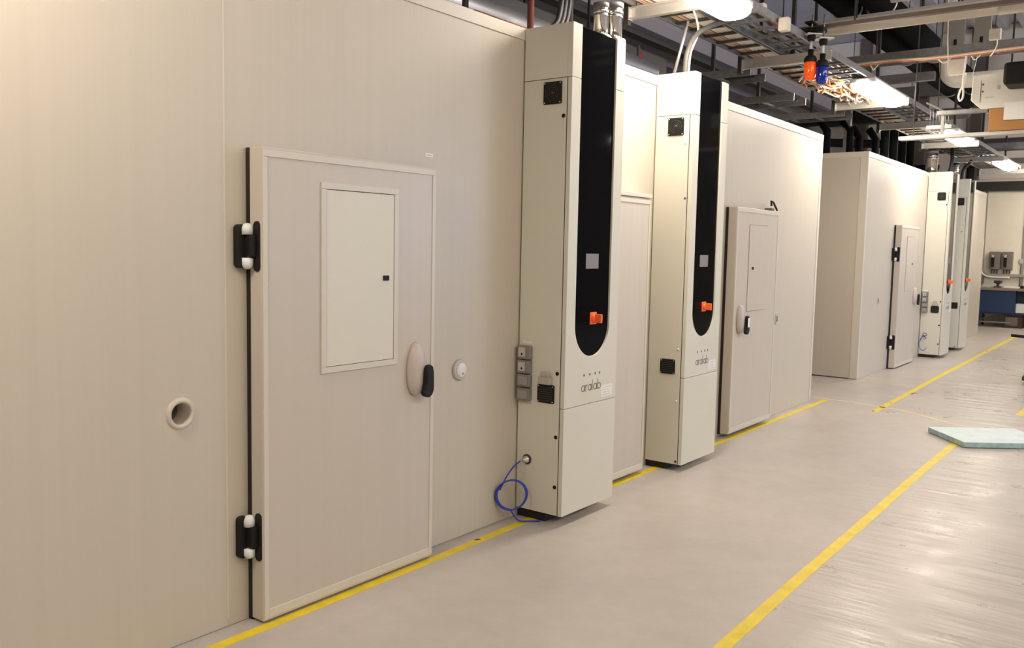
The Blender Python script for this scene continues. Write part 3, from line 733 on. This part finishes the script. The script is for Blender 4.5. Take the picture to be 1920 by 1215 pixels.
# cream cross pipe with elbow and thin rails
r = empty('cream_pipe', 'long cream pipe crossing above the blue beacon', 'pipe')
MB().tube(spline([(.30, 8, 3.58), (1.5, 8, 3.58), (1.85, 8, 3.58)], 6), .062, 16).build('pipe', CREAM, r)
MB().tube([(1.80, 8, 3.58), (2.6, 8, 3.58)], .068, 16).build('pipe_sleeve', CREAM, r)
for xx in (.70, 1.9): MB().tube([(xx, 8, 3.63), (xx, 8, 6.99)], .006, 6).build('hanger_rod', DARKM, r)
tag(MB().box(.2, 2.7, 8.1, 8.13, 3.66, 3.69).build('thin_rail', GALVL), 'thin bright rail just above the long cream pipe', 'rail')
tag(MB().tube([(.9, 8.3, 3.86), (2.7, 8.3, 3.86)], .05, 14).build('cream_pipe', CREAM), 'second, higher cream pipe', 'pipe')

# big black insulated ducts along the hall
for x, nm in ((.10, 'chamber-side'), (.44, 'aisle-side')):
    r = empty('insulated_duct', '%s one of two big black insulated ducts along the hall' % nm, 'duct', 'big black insulated ducts')
    MB().tube([(x, 7.5, 4.2), (x, 16.5, 4.2)], .135, 20).build('duct_body', INSUL, r)
    for yy in (9.72, 12.3, 15):
        MB().tube([(x+.15*math.cos(a*math.pi/14), yy, 4.2+.15*math.sin(a*math.pi/14)) for a in range(29)], .010, 6).build('strap', GALVL, r)
        MB().tube([(x, yy, 4.35), (x, yy, 6.99)], .006, 6).build('hanger_rod', DARKM, r)

# cross ladder with cables, grey channel, cream fittings
r = ladder('cable_ladder', 'ladder with copper coloured cables crossing over the aisle', 'ladders crossing over the aisle', -.15, 3.2, 10.0, 10.28, 3.66, .3, GALV, .085, True)
for k, (m_, nm) in enumerate(((CAB_P, 'peach'), (CAB_W, 'white'), (CAB_O, 'orange'))):
    tag(MB().tube(spline([(-.1, 9.98-.008*k, 3.655-.012*k), (.5, 9.975, 3.66-.012*k), (1.0, 9.97, 3.64-.01*k), (1.7, 9.975, 3.655-.012*k), (3.1, 9.98, 3.655)]), .0085, 6).build('cable', m_), '%s cable strapped along the ladder crossing the aisle' % nm, 'cable', 'cables strapped to the crossing ladder')
for xx in (.3, 2.6): tag(MB().tube([(xx, 10.14, 3.7), (xx, 10.14, 6.99)], .007, 6).build('threaded_rod', DARKM), 'thin rod holding the ladder that crosses the aisle', 'rod', 'rods of the crossing ladder')
for k, (xx, w_) in enumerate(((.05, .12), (.28, .1), (.95, .16), (1.25, .12))):
    tag(MB().tube(spline([(xx, 9.98, 3.645), (xx+.03, 9.97, 3.60), (xx+w_*.5, 9.97, 3.575), (xx+w_, 9.98, 3.64)]), .006, 6).build('cable', CAB_W), 'white cable loop drooping under the ladder that crosses the aisle', 'cable', 'white loops under the crossing ladder')
tag(MB().box(.12, .72, 11.0, 11.08, 3.60, 3.70).build('steel_channel', GALV, None, .006), 'grey steel channel running into the cream elbow', 'channel')
r = empty('duct_elbow', 'cream duct elbow hung behind the crossing ladder', 'duct')
MB().tube(spline([(.84, 11.05, 4.1), (.84, 11.05, 3.72), (.90, 11.05, 3.60), (1.05, 11.05, 3.57), (1.5, 11.05, 3.57)]), .085, 16).build('elbow', OFF, r)
MB().tube([(.84, 11.05, 4.1), (.84, 11.05, 6.82)], .08, 14).build('riser', CREAM, r)
tag(MB().box(1.00, 1.15, 10.29, 10.34, 3.50, 3.70).build('junction_box', CREAM, None, .008), 'flat cream junction box below the crossing ladder', 'junction box')
for i, (x0, x1) in enumerate(((.86, 1.02), (1.12, 1.28))):
    r = empty('grey_damper', ('damper plate beside the black ducts', 'damper plate beside the pale deck')[i], 'damper')
    MB().box(x0, x1, 10.9, 10.96, 3.80, 4.25).build('plate', mat('olive_grey', (.26, .24, .20), .5), r); MB().box(x0+.06, x0+.09, 10.89, 10.9, 3.88, 4.0).build('slot', BLACK, r)
    MB().box(x0+.07, x0+.09, 10.92, 10.94, 4.25, 6.99).build('hanger_rod', DARKM, r)
r = empty('junction_box', 'small cream junction box with a white cable, high on the aisle side', 'junction box')
MB().box(1.575, 1.67, 9.0, 9.05, 3.545, 3.64).build('box_body', CREAMW, r, .006)
MB().box(1.585, 1.66, 8.995, 9.0, 3.58, 3.60).build('box_rib', CREAM, r)
MB().tube(spline([(1.64, 9.03, 3.545), (1.64, 9.03, 3.50), (1.61, 9.1, 3.46), (1.55, 9.3, 3.46)]), .006, 6).build('box_cable', CAB_W, r)
MB().tube([(1.62, 9.03, 3.64), (1.62, 9.03, 6.99)], .005, 6).build('hanger_rod', DARKM, r)
for i, (x, z0, z1) in enumerate(((.38, 3.37, 3.47), (.565, 3.245, 3.345))):
    r = empty('light_sensor', ('cream box hanging nearest the first lamp end', 'cream box hanging between the first lamp and the beacons')[i], 'sensor')
    MB().box(x, x+.075, 6.5+i*.01, 6.57+i*.01, z0, z1).build('sensor_body', CREAMW, r, .008)
    MB().tube([(x+.03, 6.53, z1), (x+.03, 6.53, 6.99)], .005, 6).build('hanging_rod', DARKM, r)

# white boxed appliance on a cross channel, cardboard box and note
r = empty('cross_channel', 'bright cross channel carrying the cardboard box', 'channel')
MB().box(.62, 3.2, 9.98, 10.10, 2.815, 2.85).build('channel', GALVL, r)
for xx in (.75, 2.8): MB().tube([(xx, 10.04, 2.85), (xx, 10.04, 6.99)], .008, 6).build('hanger_rod', DARKM, r)
r = empty('cross_channel', 'grey channel shelf beneath the white appliance', 'channel')
MB().box(.98, 1.45, 9.98, 10.06, 3.05, 3.09).build('channel', GALV, r); MB().box(1.02, 1.05, 10.0, 10.03, 2.85, 3.05).build('upright', GALV, r)
tag(MB().box(1.47, 2.15, 9.95, 10.35, 2.852, 3.07).build('cardboard_box', CARD, None, .004), 'brown cardboard box on the bright cross channel', 'box')
r = empty('wall_appliance', 'white boxy appliance standing above the cardboard box', 'appliance')
pts = [(1.30, 3.42), (1.29, 3.17), (1.39, 3.075), (2.1, 3.075), (2.1, 3.40), (1.62, 3.43)]
MB().prism([Vector((p[0], 9.97, p[1])) for p in pts], (0, .35, 0)).build('appliance_body', OFF, r, .008)
MB().box(1.375, 1.379, 9.966, 9.97, 3.14, 3.36).build('panel_seam', LOGO, r)
for z in (3.32, 3.25): MB().lathe((1.395, 9.97, z), (0, -1, 0), [(.010, 0), (.010, .002), (0, .002)], 10).build('round_mark', LOGO, r)
MB().box(1.42, 1.50, 9.966, 9.97, 3.185, 3.192).build('printed_line', PAPERD, r)
MB().box(1.52, 1.545, 9.966, 9.97, 3.26, 3.30).build('printed_symbol', PAPERD, r)
tag(MB().box(1.60, 1.80, 9.935, 9.945, 2.95, 3.12).build('paper_note', PAPER), 'white paper sheet hanging in front of the cardboard box', 'paper')
tag(MB().box(1.62, 2.1, 9.6, 9.95, 3.24, 3.45).build('black_fixture', BLACK, None, .03), 'black fixture in front of the white appliance', 'fixture')
tag(MB().tube([(1.30, 9.93, 3.40), (1.33, 10.0, 3.67)], .004, 5).build('hanging_wire', CAB_W), 'thin white wire above the white appliance', 'wire')
# looped white cable
b = MB(); path = spline([(1.245, 9.9, 3.44), (1.235, 9.9, 3.33), (1.205, 9.9, 3.27), (1.19, 9.9, 3.21), (1.205, 9.9, 3.165), (1.228, 9.9, 3.19), (1.232, 9.9, 3.25), (1.225, 9.9, 3.31), (1.225, 9.9, 3.4), (1.225, 9.98, 3.64)])
tag(b.tube(path, .010, 8).build('cable', CAB_W), 'white cable tied in a hanging loop beside the white appliance', 'cable')
tag(MB().tube([(1.21, 8.98, 4.4), (1.235, 9.0, 3.62), (1.26, 9.0, 3.27)], .0045, 6).build('hanging_wire', CAB_W), 'long thin wire hanging in front of the dampers', 'wire')
r = empty('comb_rack', 'small rack with upright pins beside the white appliance', 'rack')
MB().prism([(.78, 10.4, 3.24), (1.03, 10.4, 3.10), (1.03, 10.4, 3.12), (.78, 10.4, 3.26)], (0, .03, 0)).build('slanted_bar', GREYD, r)
for k in range(7): MB().tube([(.83+k*.03, 10.41, 3.22-k*.0165), (.83+k*.03, 10.41, 3.0)], .004, 5).build('pin', GALV, r)
MB().box(.80, 1.05, 10.38, 10.44, 2.96, 3.0).build('base_bar', GALV, r); MB().tube([(.9, 10.41, 3.2), (.9, 10.41, 6.99)], .005, 6).build('hanger_rod', DARKM, r)

# far services in front of the back wall
for i, (y, z, x0, x1) in enumerate(((18.0, 3.55, -.2, 3.0), (20.8, 3.55, -.4, 3.0))):
    r = ladder('cable_ladder', ('ladder crossing the aisle above the far lamps', 'ladder crossing the aisle just before the back wall')[i], 'ladders crossing over the aisle', x0, x1, y, y+.3, z, .3, GALV, .09, True)
tag(MB().tube([(-1.5, 21.5, 4.0), (3.0, 21.5, 4.0)], .14, 14).build('grey_pipe', GREYD), 'thick grey pipe crossing before the back wall', 'pipe')
tag(MB().tube([(-3.5, 20.6, 4.6), (-.6, 20.6, 4.6)], .12, 14).tube([(-3, 20.6, 4.7), (-3, 20.6, 6.99)], .01, 6).tube([(-2.6, 20.6, 4.7), (-2.6, 20.6, 6.99)], .01, 6).build('grey_pipe', GREYD), 'higher grey pipe over the far chamber', 'pipe')
for i, x in enumerate((.35, .75)):
    tag(MB().box(x, x+.08, 23.36, 23.43, 3.75, 4.5).build('wall_slot', DARKM), ('dark vertical slot on the upper back wall', 'second dark vertical slot on the upper back wall')[i], 'slot')

# dark uprights on the back wall
for i, x in enumerate((-6.3, -5.1, -3.6, -2.2, -1.0)):
    tag(MB().box(x, x+.22, 23.2, 23.43, 3.42, 6.98).build('wall_upright', mat('upright_brown', (.10, .08, .065), .6)), 'dark steel upright on the upper back wall', 'upright', 'dark uprights on the upper back wall')
tag(MB().box(-8, 2.0, 22.9, 23.1, 5.4, 5.65).build('cross_beam', mat('upright_brown', (.10, .08, .065), .6)), 'dark steel beam across the upper back wall', 'beam')

# ---------------------------------------------------------------- far end: switch boxes, conduit, workbench
for i, x in enumerate((-.44, -.18)):
    r = empty('switch_box', ('grey wall switch box on the chamber side', 'grey wall switch box on the aisle side')[i], 'switch box', 'grey switch boxes on the back wall')
    MB().box(x, x+.225, 23.36, 23.5, 1.30, 1.72).build('box_body', mat('switch_grey', (.20, .175, .15), .5), r, .01)
    MB().box(x+.05, x+.11, 23.32, 23.36, 1.36, 1.62).build('lever_slot', BLACK, r, .005)
    MB().box(x+.055, x+.105, 23.29, 23.33, 1.58, 1.64).build('lever', GREYL, r, .005)
    for k in range(3): MB().tube([(x+.05+k*.06, 23.44, 1.30), (x+.05+k*.06, 23.44, 1.20)], .015, 8).build('cable_gland', GREYD, r)
    MB().box(x+.03, x+.16, 23.494, 23.5, 1.78, 1.82).build('name_plate', PAPER, r)
tag(MB().box(-.5, 1.3, 23.42, 23.5, 1.13, 1.20).build('wall_trunking', mat('trunking_grey', (.35, .31, .26), .5), None, .005), 'grey trunking on the back wall under the switch boxes', 'trunking')
tag(MB().tube(spline([(-.62, 23.46, 3.1), (-.62, 23.46, 2.1), (-.60, 23.46, 1.5), (-.58, 23.46, 1.28), (-.5, 23.46, 1.17)]), .03, 10).build('wall_conduit', mat('trunking_grey', (.35, .31, .26), .5)), 'grey conduit bending down the back wall to the trunking', 'conduit')
tag(MB().tube(spline([(-.75, 23.4, 2.05), (-.66, 23.4, 2.12), (-.6, 23.4, 1.98), (-.62, 23.4, 1.4), (-.5, 23.4, 1.14), (0, 23.4, 1.12)]), .018, 8).build('cable', CAB_W), 'white cable looping on the back wall beside the switch boxes', 'cable')
tag(MB().box(.17, .24, 23.46, 23.5, 1.45, 1.56).build('wall_socket', GREYL, None, .004), 'small grey socket on the back wall beside the switch boxes', 'socket')
tag(MB().tube([(.205, 23.48, 1.45), (.205, 23.48, .9)], .006, 6).build('wall_cable', GREYD), 'thin cable dropping from the small wall socket to the bench', 'cable')
tag(MB().box(-.66, -.54, 23.44, 23.5, .95, 1.2).build('wall_plate', mat('switch_grey', (.20, .175, .15), .5)), 'narrow grey plate on the wall behind the bench end', 'plate')

r = empty('workbench', 'dark blue workbench on castors against the back wall', 'workbench')
MB().box(-.55, 2.4, 22.35, 23.3, .84, .90).build('bench_top', BENCHT, r, .006)
MB().box(-.52, .28, 22.40, 23.2, .34, .84).build('front_panel', BENCHB, r, .004)
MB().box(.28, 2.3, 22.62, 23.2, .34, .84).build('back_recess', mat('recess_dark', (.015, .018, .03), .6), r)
MB().box(-.5, 2.3, 22.45, 23.2, .30, .34).build('lower_shelf', BENCHB, r)
for x in (-.48, 2.2):
    for y in (22.45, 23.1): MB().box(x, x+.05, y, y+.05, .10, .84).build('leg', BENCHB, r)
for x in (-.46, 2.22):
    for y in (22.47, 23.12): MB().lathe((x-.02, y, .055), (1, 0, 0), [(0, 0), (.055, 0), (.055, .04), (0, .04)], 16).build('castor', BLACK, r)
MB().box(-.48, .2, 22.46, 22.50, .10, .13).build('stretcher', GALV, r)
MB().tube([(-.44, 22.47, .13), (-.15, 22.47, .32)], .014, 8).build('brace', GREYD, r)
r = empty('bench_vise', 'dark vise standing on the workbench', 'vise')
MB().box(-.18, -.04, 22.45, 22.65, .90, .93).build('vise_base', DARKM, r); MB().lathe((-.11, 22.55, .93), (0, 0, 1), [(.03, 0), (.025, .04), (.05, .06), (.05, .08), (0, .08)], 14).build('vise_neck', DARKM, r)
MB().box(-.19, -.03, 22.5, 22.6, 1.0, 1.06).build('vise_jaw', DARKM, r, .01)
tag(MB().box(-.45, -.25, 22.5, 22.75, .90, .93).build('tray', GREYL, None, .005), 'flat pale tray on the workbench beside the vise', 'tray')
tag(MB().box(.02, .34, 22.5, 22.8, .90, .925).build('paper_stack', PAPER), 'white papers on the workbench', 'papers')
tag(MB().lathe((.38, 22.5, .90), (0, 0, 1), [(0, 0), (.04, 0), (.04, .06), (0, .06)], 14).build('jar', BLACK), 'small black jar on the workbench beside the papers', 'jar')
tag(MB().box(.28, .50, 22.45, 22.60, .345, .56).build('parcel', PAPER, None, .02), 'crumpled white parcel on the bench shelf', 'parcel')
r = empty('storage_crate', 'brown crate under the workbench', 'crate')
MB().box(.02, .42, 22.55, 22.95, 0, .29).build('crate_body', mat('crate_brown', (.07, .03, .02), .6), r, .005)
MB().box(.09, .33, 22.54, 22.55, .05, .24).build('crate_label', mat('crate_tan', (.22, .16, .12), .6), r)

# pallet truck handle at the right side of the aisle
r = empty('pallet_truck', 'dark hand pallet truck at the edge of the aisle, only its handle near', 'pallet truck')
MB().tube([(1.70, 12.6, .12), (1.66, 12.55, .40), (1.655, 12.5, .60)], .022, 10).build('tow_bar', mat('truck_green', (.02, .05, .02), .5), r)
MB().tube([(1.48, 12.5, .62), (1.60, 12.5, .615), (1.86, 12.5, .60)], .020, 10).build('handle_bar', BLACK, r)
MB().box(1.64, 1.90, 12.55, 12.75, .06, .42).build('pump_housing', mat('truck_green', (.02, .05, .02), .5), r, .02)
for x in (1.70, 1.82): MB().lathe((x, 12.65, .08), (1, 0, 0), [(0, 0), (.08, 0), (.08, .05), (0, .05)], 18).build('wheel', BLACK, r)
for x in (1.60, 1.95): MB().box(x, x+.16, 12.75, 13.9, .03, .09).build('fork', mat('truck_green', (.02, .05, .02), .5), r, .01)
